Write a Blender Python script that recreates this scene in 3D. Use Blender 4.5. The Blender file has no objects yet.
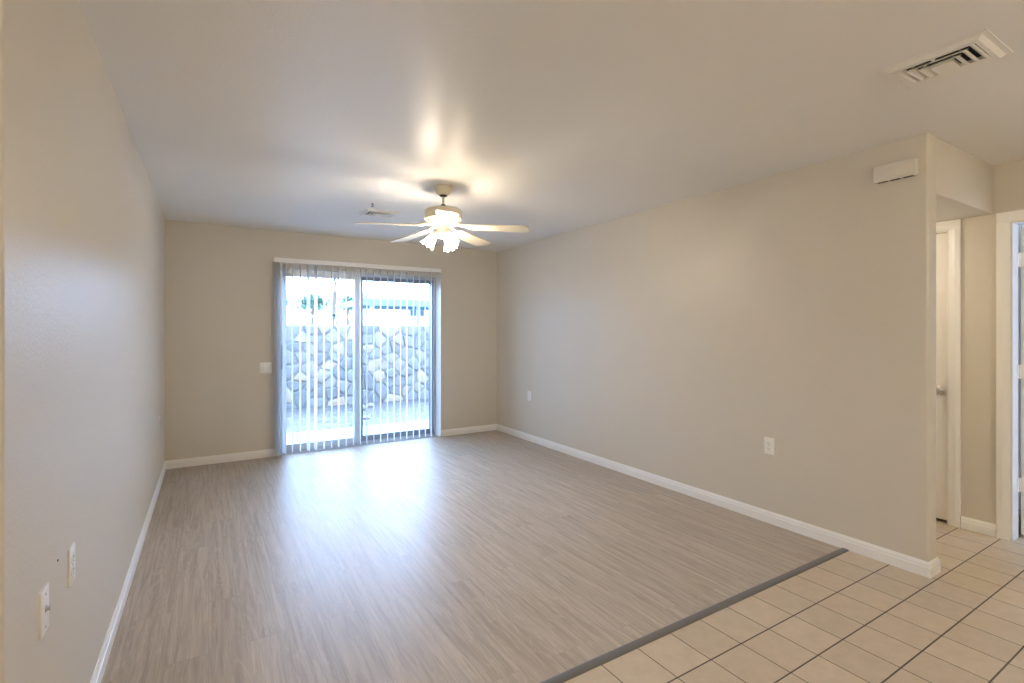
import bpy, bmesh, math, random
from mathutils import Vector, Matrix

PI = math.pi
S = bpy.context.scene
C = S.collection
rnd = random.Random(7)

# ------------------------------------------------------------------ camera
cam_d = bpy.data.cameras.new('camera')
cam = bpy.data.objects.new('camera', cam_d)
C.objects.link(cam)
cam_d.sensor_width = 36.0
cam_d.lens = 497.23 / 1024 * 36.0
cam_d.shift_y = -10.26 / 1024
cam_d.clip_start = 0.02
cam_d.clip_end = 300
cam.location = (0, 0, 1.3489)
cam.rotation_euler = (PI / 2, 0, -0.5483)
S.camera = cam

# ------------------------------------------------------------------ world, sun, exposure
world = bpy.data.worlds.new('world')
S.world = world
world.use_nodes = True
wn = world.node_tree.nodes
wl = world.node_tree.links
wn.clear()
w_out = wn.new('ShaderNodeOutputWorld')
w_bg = wn.new('ShaderNodeBackground')
w_tc = wn.new('ShaderNodeTexCoord')
# hazy sky, brightest low over the yard side (+y), dimmer overhead and behind the house
w_dot = wn.new('ShaderNodeVectorMath')
w_dot.operation = 'DOT_PRODUCT'
w_dot.inputs[1].default_value = Vector((0.25, 1.0, 0.30)).normalized()
wl.new(w_tc.outputs['Generated'], w_dot.inputs[0])
w_mr = wn.new('ShaderNodeMapRange')
w_mr.interpolation_type = 'SMOOTHSTEP'
w_mr.inputs['From Min'].default_value = -0.15
w_mr.inputs['From Max'].default_value = 0.85
w_mr.inputs['To Min'].default_value = 7.0      # sky strength away from the glow
w_mr.inputs['To Max'].default_value = 22.5     # sky strength in the glow
wl.new(w_dot.outputs['Value'], w_mr.inputs['Value'])
w_bg.inputs['Color'].default_value = (0.42, 0.62, 1.0, 1)
wl.new(w_mr.outputs[0], w_bg.inputs['Strength'])
wl.new(w_bg.outputs[0], w_out.inputs[0])

S.view_settings.view_transform = 'Standard'
S.view_settings.look = 'None'
S.view_settings.gamma = 1.0
S.view_settings.use_curve_mapping = False
S.view_settings.exposure = 0.5
S.cycles.use_denoising = True
S.cycles.max_bounces = 14
S.cycles.diffuse_bounces = 8
S.cycles.transparent_max_bounces = 40
S.cycles.sample_clamp_indirect = 6.0
S.cycles.caustics_reflective = False
S.cycles.caustics_refractive = False

# ------------------------------------------------------------------ room dimensions (metres)
XL, XR, YB, H = -0.364, 3.372, 5.916, 2.44     # left wall, right wall, back wall, ceiling
YN = 1.432                                      # near end of the left wall
YR = 1.138                                      # near end of the right wall
XE = XR + 0.118                                 # hall side of the right wall
XH = 4.4075                                     # hall wall with the two doors
ZS = 2.12                                       # lowered hall ceiling
YT0, YT1 = 1.526, 1.572                         # transition strip
XK, YK = -2.3, -2.3                             # kitchen side and back, behind the viewer
YHE = 2.9                                       # end of the hall
OX0, OX1, OZ = 0.655, 2.505, 2.035              # sliding door opening
WT = 0.15                                       # back wall thickness

# ------------------------------------------------------------------ helpers
def link(o, parent=None):
    C.objects.link(o)
    if parent is not None:
        o.parent = parent
    return o

def obj(name, bm, m, parent=None, smooth=False, angle=40):
    me = bpy.data.meshes.new(name)
    bmesh.ops.recalc_face_normals(bm, faces=bm.faces[:])
    bm.to_mesh(me)
    bm.free()
    if smooth:
        for p in me.polygons:
            p.use_smooth = True
        try:
            me.set_sharp_from_angle(angle=math.radians(angle))
        except Exception:
            pass
    me.materials.append(m)
    return link(bpy.data.objects.new(name, me), parent)

def thing(name, label, cat, loc=(0, 0, 0), rotz=0.0, group=None, rot=None):
    o = bpy.data.objects.new(name, None)
    C.objects.link(o)
    o.empty_display_size = 0.1
    o.location = loc
    o.rotation_euler = rot if rot else (0, 0, rotz)
    o['label'] = label
    o['category'] = cat
    if group:
        o['group'] = group
    return o

def tag(o, label, cat, group=None, kind=None):
    o['label'] = label
    o['category'] = cat
    if group:
        o['group'] = group
    if kind:
        o['kind'] = kind
    return o

def struct(name, bm, m, parent=None, smooth=False, angle=40):
    o = obj(name, bm, m, parent, smooth, angle)
    if parent is None:
        o['kind'] = 'structure'
    return o

def dup(root, loc, rot, label, group=None):
    r = root.copy()
    C.objects.link(r)
    r.location = loc
    r.rotation_euler = rot
    r['label'] = label
    if group:
        r['group'] = group
    for ch in list(root.children):
        c = ch.copy()
        C.objects.link(c)
        c.parent = r
        for g in list(ch.children):
            d = g.copy()
            C.objects.link(d)
            d.parent = c
    return r

def add_box(bm, x0, x1, y0, y1, z0, z1, bevel=0.0, seg=2):
    t = bmesh.new()
    v = [t.verts.new((x, y, z)) for z in (z0, z1) for x, y in ((x0, y0), (x1, y0), (x1, y1), (x0, y1))]
    for f in ((3, 2, 1, 0), (4, 5, 6, 7), (0, 1, 5, 4), (1, 2, 6, 5), (2, 3, 7, 6), (3, 0, 4, 7)):
        t.faces.new([v[i] for i in f])
    if bevel > 0:
        bmesh.ops.bevel(t, geom=t.edges[:], offset=bevel, segments=seg, affect='EDGES', profile=0.5)
    merge(bm, t)

def merge(bm, t, mat=None):
    if mat is not None:
        bmesh.ops.transform(t, matrix=mat, verts=t.verts[:])
    me = bpy.data.meshes.new('tmp')
    t.to_mesh(me)
    t.free()
    bm.from_mesh(me)
    bpy.data.meshes.remove(me)

def box(x0, x1, y0, y1, z0, z1, bevel=0.0, seg=2):
    bm = bmesh.new()
    add_box(bm, x0, x1, y0, y1, z0, z1, bevel, seg)
    return bm

def add_lathe(bm, prof, n=32, mat=None, cap0=True, cap1=True):
    t = bmesh.new()
    rings = []
    for r, z in prof:
        rings.append([t.verts.new((r * math.cos(2 * PI * i / n), r * math.sin(2 * PI * i / n), z)) for i in range(n)])
    for a, b in zip(rings[:-1], rings[1:]):
        for i in range(n):
            j = (i + 1) % n
            t.faces.new((a[i], a[j], b[j], b[i]))
    if cap0:
        t.faces.new(rings[0][::-1])
    if cap1:
        t.faces.new(rings[-1])
    merge(bm, t, mat)

def add_prism(bm, pts, vec, mat=None):
    """polygon pts (3d) pushed along vec"""
    t = bmesh.new()
    v = Vector(vec)
    a = [t.verts.new(Vector(p)) for p in pts]
    b = [t.verts.new(Vector(p) + v) for p in pts]
    t.faces.new(a[::-1])
    t.faces.new(b)
    n = len(pts)
    for i in range(n):
        j = (i + 1) % n
        t.faces.new((a[i], a[j], b[j], b[i]))
    merge(bm, t, mat)

def add_tube(bm, pts, r, n=10, cap=True, radii=None):
    t = bmesh.new()
    pts = [Vector(p) for p in pts]
    rings = []
    up = Vector((0, 0, 1))
    for i, p in enumerate(pts):
        d = (pts[min(i + 1, len(pts) - 1)] - pts[max(i - 1, 0)]).normalized()
        u = d.cross(up)
        if u.length < 1e-3:
            u = d.cross(Vector((1, 0, 0)))
        u.normalize()
        w = d.cross(u).normalized()
        rr = radii[i] if radii else r
        rings.append([t.verts.new(p + rr * (math.cos(2 * PI * k / n) * u + math.sin(2 * PI * k / n) * w)) for k in range(n)])
    for a, b in zip(rings[:-1], rings[1:]):
        for i in range(n):
            j = (i + 1) % n
            t.faces.new((a[i], a[j], b[j], b[i]))
    if cap:
        t.faces.new(rings[0][::-1])
        t.faces.new(rings[-1])
    merge(bm, t)

# ------------------------------------------------------------------ materials
def mat(name, col, rough=0.5, metal=0.0, spec=0.5):
    m = bpy.data.materials.new(name)
    m.use_nodes = True
    b = m.node_tree.nodes['Principled BSDF']
    b.inputs['Base Color'].default_value = (*col, 1)
    b.inputs['Roughness'].default_value = rough
    b.inputs['Metallic'].default_value = metal
    b.inputs['Specular IOR Level'].default_value = spec
    return m

def nodes(m):
    return m.node_tree.nodes, m.node_tree.links, m.node_tree.nodes['Principled BSDF']

def new(N, t, **kw):
    n = N.new(t)
    for k, v in kw.items():
        setattr(n, k, v)
    return n

def fine_bump(m, scale, strength, dist=0.002, detail=2.0, tint=0.0, voronoi=False):
    N, L, b = nodes(m)
    tc = new(N, 'ShaderNodeTexCoord')
    n = new(N, 'ShaderNodeTexNoise')
    n.inputs['Scale'].default_value = scale
    n.inputs['Detail'].default_value = detail
    L.new(tc.outputs['Object'], n.inputs['Vector'])
    bp = new(N, 'ShaderNodeBump')
    bp.inputs['Strength'].default_value = strength
    bp.inputs['Distance'].default_value = dist
    L.new(n.outputs['Fac'], bp.inputs['Height'])
    L.new(bp.outputs[0], b.inputs['Normal'])
    if tint > 0:
        n2 = new(N, 'ShaderNodeTexNoise')
        n2.inputs['Scale'].default_value = 1.3
        n2.inputs['Detail'].default_value = 4
        L.new(tc.outputs['Object'], n2.inputs['Vector'])
        c = b.inputs['Base Color'].default_value[:]
        mx = new(N, 'ShaderNodeMix', data_type='RGBA')
        L.new(n2.outputs['Fac'], mx.inputs['Factor'])
        mx.inputs['A'].default_value = (c[0] * (1 - tint), c[1] * (1 - tint), c[2] * (1 - tint), 1)
        mx.inputs['B'].default_value = (min(1, c[0] * (1 + tint)), min(1, c[1] * (1 + tint)), min(1, c[2] * (1 + tint)), 1)
        L.new(mx.outputs['Result'], b.inputs['Base Color'])
    return m

M = {}
M['wall'] = fine_bump(mat('wall paint', (0.64, 0.595, 0.512), 0.40), 85, 0.32, 0.003, 2.5, 0.02)
M['ceiling'] = fine_bump(mat('ceiling paint', (0.80, 0.79, 0.77), 0.38), 75, 0.35, 0.003, 2.5, 0.015)
M['trim'] = fine_bump(mat('white trim paint', (0.86, 0.85, 0.82), 0.35), 40, 0.04, 0.001)
M['door'] = fine_bump(mat('door paint', (0.80, 0.77, 0.72), 0.38), 60, 0.05, 0.001)
M['plate'] = fine_bump(mat('white plastic plate', (0.86, 0.85, 0.82), 0.3), 30, 0.02, 0.001)
M['ivory'] = fine_bump(mat('ivory plastic', (0.78, 0.72, 0.58), 0.35), 30, 0.02, 0.001)
M['chime'] = fine_bump(mat('off white plastic', (0.70, 0.66, 0.58), 0.4), 30, 0.02, 0.001)
M['slot'] = mat('dark slot', (0.03, 0.03, 0.03), 0.6)
M['steel'] = fine_bump(mat('satin nickel', (0.60, 0.58, 0.55), 0.28, 1.0), 200, 0.03, 0.0005)
M['screw'] = mat('screw metal', (0.65, 0.64, 0.60), 0.35, 1.0)
M['register'] = fine_bump(mat('white register enamel', (0.80, 0.78, 0.74), 0.3), 50, 0.02, 0.001)
M['duct'] = mat('dark duct', (0.02, 0.02, 0.02), 0.7)
M['fan'] = fine_bump(mat('cream fan enamel', (0.80, 0.74, 0.60), 0.32), 60, 0.02, 0.001)
M['bronze'] = mat('dark fan fitting', (0.07, 0.055, 0.04), 0.4, 0.6)
M['rod'] = mat('pale fan rod', (0.72, 0.68, 0.60), 0.3, 0.3)
M['aluminium'] = fine_bump(mat('mill aluminium', (0.50, 0.52, 0.55), 0.38, 0.55), 90, 0.03, 0.001)
M['darkalu'] = fine_bump(mat('grey aluminium', (0.22, 0.24, 0.27), 0.42, 0.4), 90, 0.03, 0.001)
M['black'] = mat('black plastic', (0.025, 0.025, 0.028), 0.4)
M['strip'] = fine_bump(mat('grey vinyl strip', (0.145, 0.142, 0.138), 0.42), 120, 0.08, 0.001, tint=0.05)
M['concrete'] = fine_bump(mat('concrete', (0.22, 0.213, 0.20), 0.85), 45, 0.3, 0.004, 6, 0.08)
M['asphalt'] = fine_bump(mat('asphalt', (0.40, 0.39, 0.38), 0.9), 90, 0.4, 0.004, 6, 0.1)
M['stucco'] = fine_bump(mat('pale stucco', (0.72, 0.69, 0.64), 0.9), 60, 0.4, 0.004, 5, 0.04)
M['teal'] = fine_bump(mat('teal metal', (0.16, 0.235, 0.24), 0.5), 60, 0.05, 0.001, tint=0.06)
M['post'] = mat('painted post', (0.55, 0.56, 0.55), 0.5)
M['bark'] = fine_bump(mat('bark', (0.20, 0.15, 0.11), 0.9), 30, 0.8, 0.02, 6, 0.3)
M['leaf'] = fine_bump(mat('dusty leaf', (0.10, 0.20, 0.12), 0.6), 12, 0.1, 0.002, tint=0.35)
M['tyre'] = mat('tyre rubber', (0.03, 0.03, 0.03), 0.8)
M['carpaint'] = mat('blue grey car paint', (0.22, 0.28, 0.36), 0.25, 0.3)
M['carpaint2'] = mat('silver car paint', (0.50, 0.52, 0.55), 0.25, 0.4)
M['carglass'] = mat('dark car glass', (0.03, 0.04, 0.05), 0.08)
M['rock'] = fine_bump(mat('grey rock', (0.22, 0.20, 0.19), 0.9), 25, 0.5, 0.01, 6, 0.25)

# blind vinyl: lets some daylight through
m = mat('white blind vinyl', (0.86, 0.86, 0.85), 0.4)
N, L, b = nodes(m)
tr = new(N, 'ShaderNodeBsdfTranslucent')
tr.inputs['Color'].default_value = (0.86, 0.88, 0.90, 1)
mx = new(N, 'ShaderNodeMixShader')
mx.inputs[0].default_value = 0.45
L.new(b.outputs[0], mx.inputs[1]); L.new(tr.outputs[0], mx.inputs[2])
L.new(mx.outputs[0], N['Material Output'].inputs['Surface'])
fine_bump(m, 150, 0.03, 0.0006)
M['vane'] = m

# window glass: thin, clear, with a faint reflection
m = bpy.data.materials.new('clear window glass')
m.use_nodes = True
N, L = m.node_tree.nodes, m.node_tree.links
N.clear()
o_ = new(N, 'ShaderNodeOutputMaterial')
tb = new(N, 'ShaderNodeBsdfTransparent'); tb.inputs[0].default_value = (0.95, 0.97, 0.98, 1)
gb = new(N, 'ShaderNodeBsdfGlossy'); gb.inputs['Roughness'].default_value = 0.01
lw = new(N, 'ShaderNodeLayerWeight'); lw.inputs[0].default_value = 0.12
mx = new(N, 'ShaderNodeMixShader')
L.new(lw.outputs['Fresnel'], mx.inputs[0]); L.new(tb.outputs[0], mx.inputs[1]); L.new(gb.outputs[0], mx.inputs[2])
L.new(mx.outputs[0], o_.inputs[0])
M['glass'] = m

def emis(name, col, strength, base=(0.9, 0.88, 0.82)):
    m = mat(name, base, 0.35)
    b = m.node_tree.nodes['Principled BSDF']
    b.inputs['Emission Color'].default_value = (*col, 1)
    b.inputs['Emission Strength'].default_value = strength
    return m
M['shade'] = emis('lit frosted glass', (1.0, 0.83, 0.62), 78.0)
M['bulb'] = emis('lit bulb', (1.0, 0.83, 0.62), 78.0)
M['diffuser'] = emis('added fill globe', (1.0, 0.92, 0.79), 50.0)  # glow of the globe lamps added behind the viewer

M['hall'] = emis('added hall diffuser', (1.0, 0.86, 0.66), 42.0)  # glow of the added hall dome

# wood-look planks running down the room
m = mat('oak look planks', (0.4, 0.34, 0.29), 0.30, 0.0, 0.12)
N, L, b = nodes(m)
tc = new(N, 'ShaderNodeTexCoord')
mp = new(N, 'ShaderNodeMapping'); mp.inputs['Rotation'].default_value = (0, 0, PI / 2)
L.new(tc.outputs['Object'], mp.inputs['Vector'])
br = new(N, 'ShaderNodeTexBrick')
br.offset = 0.37; br.offset_frequency = 2
br.inputs['Scale'].default_value = 1.0
br.inputs['Brick Width'].default_value = 1.22
br.inputs['Row Height'].default_value = 0.152
br.inputs['Mortar Size'].default_value = 0.0007
br.inputs['Mortar Smooth'].default_value = 0.0
br.inputs['Bias'].default_value = 0.0
br.inputs['Color1'].default_value = (0, 0, 0, 1)
br.inputs['Color2'].default_value = (1, 1, 1, 1)
br.inputs['Mortar'].default_value = (0.5, 0.5, 0.5, 1)
L.new(mp.outputs[0], br.inputs['Vector'])
# every plank gets its own shift of the grain
sc = new(N, 'ShaderNodeVectorMath', operation='SCALE'); sc.inputs['Scale'].default_value = 37.0
L.new(br.outputs['Color'], sc.inputs[0])
ad = new(N, 'ShaderNodeVectorMath', operation='ADD')
L.new(tc.outputs['Object'], ad.inputs[0]); L.new(sc.outputs[0], ad.inputs[1])
m2 = new(N, 'ShaderNodeMapping'); m2.inputs['Scale'].default_value = (44, 2.0, 1)
L.new(ad.outputs[0], m2.inputs['Vector'])
g1 = new(N, 'ShaderNodeTexNoise'); g1.inputs['Scale'].default_value = 1.0; g1.inputs['Detail'].default_value = 6; g1.inputs['Roughness'].default_value = 0.62
g1.inputs['Distortion'].default_value = 0.6
L.new(m2.outputs[0], g1.inputs['Vector'])
m3 = new(N, 'ShaderNodeMapping'); m3.inputs['Scale'].default_value = (7.5, 0.55, 1)
L.new(ad.outputs[0], m3.inputs['Vector'])
wv = new(N, 'ShaderNodeTexNoise'); wv.inputs['Scale'].default_value = 1.0; wv.inputs['Detail'].default_value = 3; wv.inputs['Distortion'].default_value = 1.6
L.new(m3.outputs[0], wv.inputs['Vector'])
# contour rings of the broad grain = cathedral figure
mm = new(N, 'ShaderNodeMath', operation='MULTIPLY'); mm.inputs[1].default_value = 15.0
L.new(wv.outputs['Fac'], mm.inputs[0])
sn = new(N, 'ShaderNodeMath', operation='SINE')
m90 = new(N, 'ShaderNodeMath', operation='MULTIPLY'); m90.inputs[1].default_value = 6.2832
L.new(mm.outputs[0], m90.inputs[0]); L.new(m90.outputs[0], sn.inputs[0])
r1 = new(N, 'ShaderNodeValToRGB')
r1.color_ramp.elements[0].position = 0.34; r1.color_ramp.elements[0].color = (0.355, 0.30, 0.24, 1)
r1.color_ramp.elements[1].position = 0.68; r1.color_ramp.elements[1].color = (0.515, 0.447, 0.37, 1)
L.new(g1.outputs['Fac'], r1.inputs[0])
mr = new(N, 'ShaderNodeMapRange'); mr.inputs['From Min'].default_value = 0.55; mr.inputs['From Max'].default_value = 1.0
mr.inputs['To Min'].default_value = 0.0; mr.inputs['To Max'].default_value = 0.22
L.new(sn.outputs[0], mr.inputs['Value'])
mxc = new(N, 'ShaderNodeMix', data_type='RGBA')
L.new(mr.outputs[0], mxc.inputs['Factor']); L.new(r1.outputs[0], mxc.inputs['A']); mxc.inputs['B'].default_value = (0.62, 0.56, 0.50, 1)
# plank to plank tone
hv = new(N, 'ShaderNodeMapRange'); hv.inputs['To Min'].default_value = 0.965; hv.inputs['To Max'].default_value = 1.035
L.new(br.outputs['Color'], hv.inputs['Value'])
mt = new(N, 'ShaderNodeMix', data_type='RGBA', blend_type='MULTIPLY'); mt.inputs['Factor'].default_value = 1.0
L.new(mxc.outputs['Result'], mt.inputs['A']); L.new(hv.outputs[0], mt.inputs['B'])
ms = new(N, 'ShaderNodeMix', data_type='RGBA')
mf = new(N, 'ShaderNodeMath', operation='MULTIPLY'); mf.inputs[1].default_value = 0.3
L.new(br.outputs['Fac'], mf.inputs[0])
L.new(mf.outputs[0], ms.inputs['Factor']); L.new(mt.outputs['Result'], ms.inputs['A']); ms.inputs['B'].default_value = (0.13, 0.10, 0.08, 1)
L.new(ms.outputs['Result'], b.inputs['Base Color'])
rr = new(N, 'ShaderNodeMapRange'); rr.inputs['To Min'].default_value = 0.31; rr.inputs['To Max'].default_value = 0.46
L.new(g1.outputs['Fac'], rr.inputs['Value']); L.new(rr.outputs[0], b.inputs['Roughness'])
bp = new(N, 'ShaderNodeBump'); bp.inputs['Strength'].default_value = 0.12; bp.inputs['Distance'].default_value = 0.0015
L.new(g1.outputs['Fac'], bp.inputs['Height']); L.new(bp.outputs[0], b.inputs['Normal'])
M['plank'] = m

# square-set ceramic tiles: 203 x 214 mm, wide joints across, narrow joints along
m = mat('tan ceramic tile', (0.6, 0.5, 0.4), 0.35)
N, L, b = nodes(m)
tc = new(N, 'ShaderNodeTexCoord')
sp = new(N, 'ShaderNodeSeparateXYZ'); L.new(tc.outputs['Object'], sp.inputs[0])
def M2(op, a, bv=None):
    n = new(N, 'ShaderNodeMath', operation=op)
    if hasattr(a, 'links'): L.new(a, n.inputs[0])
    else: n.inputs[0].default_value = a
    if bv is not None:
        if hasattr(bv, 'links'): L.new(bv, n.inputs[1])
        else: n.inputs[1].default_value = bv
    return n.outputs[0]
tx, ty = 0.2023, 0.2142
ux = M2('DIVIDE', M2('SUBTRACT', sp.outputs['X'], 1.559 - 20 * tx), tx)
uy = M2('DIVIDE', M2('SUBTRACT', sp.outputs['Y'], 1.3165 - 30 * ty), ty)
def jd(u, size):
    f = M2('FRACT', u)
    d = M2('MINIMUM', f, M2('SUBTRACT', 1.0, f))
    return M2('MULTIPLY', d, size)
dx, dy = jd(ux, tx), jd(uy, ty)
def line(d, half, soft):
    n = new(N, 'ShaderNodeMapRange')
    n.inputs['From Min'].default_value = half + soft; n.inputs['From Max'].default_value = half - soft
    L.new(d, n.inputs['Value'])
    return n.outputs[0]
jx, jy = line(dx, 0.0021, 0.0007), line(dy, 0.0031, 0.0008)
joint = M2('MAXIMUM', jx, jy)
cx_ = M2('FLOOR', ux); cy_ = M2('FLOOR', uy)
cb = new(N, 'ShaderNodeCombineXYZ'); L.new(cx_, cb.inputs[0]); L.new(cy_, cb.inputs[1])
wn_ = new(N, 'ShaderNodeTexWhiteNoise', noise_dimensions='3D'); L.new(cb.outputs[0], wn_.inputs['Vector'])
n1 = new(N, 'ShaderNodeTexNoise'); n1.inputs['Scale'].default_value = 14; n1.inputs['Detail'].default_value = 7; n1.inputs['Roughness'].default_value = 0.7
L.new(tc.outputs['Object'], n1.inputs['Vector'])
r1 = new(N, 'ShaderNodeValToRGB')
r1.color_ramp.elements[0].position = 0.25; r1.color_ramp.elements[0].color = (0.51, 0.42, 0.31, 1)
r1.color_ramp.elements[1].position = 0.78; r1.color_ramp.elements[1].color = (0.62, 0.52, 0.395, 1)
L.new(n1.outputs['Fac'], r1.inputs[0])
hv = new(N, 'ShaderNodeMapRange'); hv.inputs['To Min'].default_value = 0.95; hv.inputs['To Max'].default_value = 1.05
L.new(wn_.outputs['Value'], hv.inputs['Value'])
mt = new(N, 'ShaderNodeMix', data_type='RGBA', blend_type='MULTIPLY'); mt.inputs['Factor'].default_value = 1.0
L.new(r1.outputs[0], mt.inputs['A']); L.new(hv.outputs[0], mt.inputs['B'])
mj = new(N, 'ShaderNodeMix', data_type='RGBA')
L.new(joint, mj.inputs['Factor']); L.new(mt.outputs['Result'], mj.inputs['A']); mj.inputs['B'].default_value = (0.105, 0.085, 0.07, 1)
L.new(mj.outputs['Result'], b.inputs['Base Color'])
rg = new(N, 'ShaderNodeMapRange'); rg.inputs['To Min'].default_value = 0.36; rg.inputs['To Max'].default_value = 0.9
L.new(joint, rg.inputs['Value']); L.new(rg.outputs[0], b.inputs['Roughness'])
hh = M2('SUBTRACT', M2('MULTIPLY', n1.outputs['Fac'], 0.12), joint)
bp = new(N, 'ShaderNodeBump'); bp.inputs['Strength'].default_value = 0.5; bp.inputs['Distance'].default_value = 0.0015
L.new(hh, bp.inputs['Height']); L.new(bp.outputs[0], b.inputs['Normal'])
M['tile'] = m

# field stones, colour from a per-stone attribute
m = mat('field stone', (0.5, 0.45, 0.4), 0.9)
N, L, b = nodes(m)
at = new(N, 'ShaderNodeAttribute', attribute_name='stone')
r1 = new(N, 'ShaderNodeValToRGB')
r1.color_ramp.elements[0].position = 0.0; r1.color_ramp.elements[0].color = (0.165, 0.16, 0.155, 1)
r1.color_ramp.elements[1].position = 1.0; r1.color_ramp.elements[1].color = (0.36, 0.28, 0.185, 1)
for p_, c_ in ((0.3, (0.205, 0.192, 0.18, 1)), (0.6, (0.24, 0.222, 0.20, 1)), (0.8, (0.29, 0.25, 0.195, 1))):
    e = r1.color_ramp.elements.new(p_); e.color = c_
L.new(at.outputs['Fac'], r1.inputs[0])
tc = new(N, 'ShaderNodeTexCoord')
n1 = new(N, 'ShaderNodeTexNoise'); n1.inputs['Scale'].default_value = 9; n1.inputs['Detail'].default_value = 6
L.new(tc.outputs['Object'], n1.inputs['Vector'])
hv = new(N, 'ShaderNodeMapRange'); hv.inputs['To Min'].default_value = 0.75; hv.inputs['To Max'].default_value = 1.25
L.new(n1.outputs['Fac'], hv.inputs['Value'])
mt = new(N, 'ShaderNodeMix', data_type='RGBA', blend_type='MULTIPLY'); mt.inputs['Factor'].default_value = 1.0
L.new(r1.outputs[0], mt.inputs['A']); L.new(hv.outputs[0], mt.inputs['B'])
L.new(mt.outputs['Result'], b.inputs['Base Color'])
bp = new(N, 'ShaderNodeBump'); bp.inputs['Strength'].default_value = 0.6; bp.inputs['Distance'].default_value = 0.02
L.new(n1.outputs['Fac'], bp.inputs['Height']); L.new(bp.outputs[0], b.inputs['Normal'])
M['stone'] = m
M['mortar'] = fine_bump(mat('wall mortar', (0.24, 0.23, 0.215), 0.95), 40, 0.5, 0.006, 6, 0.1)

# gravel
m = mat('gravel', (0.45, 0.42, 0.38), 0.95)
N, L, b = nodes(m)
tc = new(N, 'ShaderNodeTexCoord')
vo = new(N, 'ShaderNodeTexVoronoi'); vo.inputs['Scale'].default_value = 22
L.new(tc.outputs['Object'], vo.inputs['Vector'])
r1 = new(N, 'ShaderNodeValToRGB')
r1.color_ramp.elements[0].color = (0.05, 0.047, 0.044, 1)
r1.color_ramp.elements[1].color = (0.155, 0.142, 0.13, 1)
sx = new(N, 'ShaderNodeSeparateXYZ'); L.new(vo.outputs['Color'], sx.inputs[0])
L.new(sx.outputs[0], r1.inputs[0]); L.new(r1.outputs[0], b.inputs['Base Color'])
bp = new(N, 'ShaderNodeBump'); bp.inputs['Strength'].default_value = 0.9; bp.inputs['Distance'].default_value = 0.03; bp.invert = True
L.new(vo.outputs['Distance'], bp.inputs['Height']); L.new(bp.outputs[0], b.inputs['Normal'])
M['gravel'] = m

# ------------------------------------------------------------------ room shell
def bevel_vertical(bm, pts, off=0.016, seg=5):
    """round the vertical edges standing at the plan points"""
    es = []
    for e in bm.edges:
        a, c = e.verts
        if abs(a.co.z - c.co.z) > 0.5 and abs(a.co.x - c.co.x) < 1e-4 and abs(a.co.y - c.co.y) < 1e-4:
            if any(abs(a.co.x - x) < 1e-3 and abs(a.co.y - y) < 1e-3 for x, y in pts):
                es.append(e)
    bmesh.ops.bevel(bm, geom=es, offset=off, segments=seg, affect='EDGES', profile=0.5)
    return bm

bm = box(XL, XR, YT1 - 0.02, YB + 0.02, -0.06, 0.0)
struct('floor', bm, M['plank'])
bm = bmesh.new()
add_box(bm, XK, XL - 0.0, YK, YN, -0.06, 0.0)
add_box(bm, XL, XR, YK, YT1 - 0.02, -0.06, 0.0)
add_box(bm, XR, XH + 0.115, YK, YHE, -0.06, 0.0)
bmesh.ops.remove_doubles(bm, verts=bm.verts[:], dist=1e-5)
struct('floor_tile', bm, M['tile'])

struct('ceiling', box(XK - 0.12, XH + 0.115, YK - 0.12, YB + WT, H, H + 0.14), M['ceiling'])

# left wall (with its return into the kitchen) as one L so the rounded corner is seamless
bm = bmesh.new()
t = 0.12
add_prism(bm, [(XL, YN, 0), (XL, YB, 0), (XL - t, YB, 0), (XL - t, YN + t, 0), (XK, YN + t, 0), (XK, YN, 0)], (0, 0, H))
bevel_vertical(bm, [(XL, YN)])
struct('wall_left', bm, M['wall'], smooth=True, angle=25)

bm = bmesh.new()
add_prism(bm, [(XL - 0.12, YB, -0.06), (OX0, YB, -0.06), (OX0, YB, OZ), (OX1, YB, OZ), (OX1, YB, -0.06),
               (XE, YB, -0.06), (XE, YB, H), (XL - 0.12, YB, H)], (0, WT, 0))
struct('wall_back', bm, M['wall'])

bm = box(XR, XE, YR, YB, 0, H)
bevel_vertical(bm, [(XR, YR), (XE, YR)], 0.014)
struct('wall_right', bm, M['wall'], smooth=True, angle=25)

# dropped hall ceiling, its front face flush with the end of the right wall
struct('ceiling_hall', box(XE - 0.02, XH, YR + 0.002, YHE, ZS, H, 0.004, 2), M['wall'], smooth=True)

# hall wall with two door openings
D2 = (1.375, 2.135)      # closed door
D3 = (0.300, 1.055)      # open door
DH = 2.05
bm = bmesh.new()
ya, yb = YK, YHE
add_prism(bm, [(XH, ya, 0), (XH, D3[0], 0), (XH, D3[0], DH), (XH, D3[1], DH), (XH, D3[1], 0),
               (XH, D2[0], 0), (XH, D2[0], DH), (XH, D2[1], DH), (XH, D2[1], 0), (XH, yb, 0), (XH, yb, H), (XH, ya, H)],
          (0.115, 0, 0))
struct('wall_hall', bm, M['wall'])
struct('wall_hall_end', box(XE, XH + 0.115, YHE, YHE + 0.12, 0, H), M['wall'])
struct('wall_front', box(XK - 0.12, XH + 0.115, YK - 0.12, YK, 0, H), M['wall'])
struct('wall_kitchen', box(XK - 0.12, XK, YK, YN + 0.12, 0, H), M['wall'])

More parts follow.
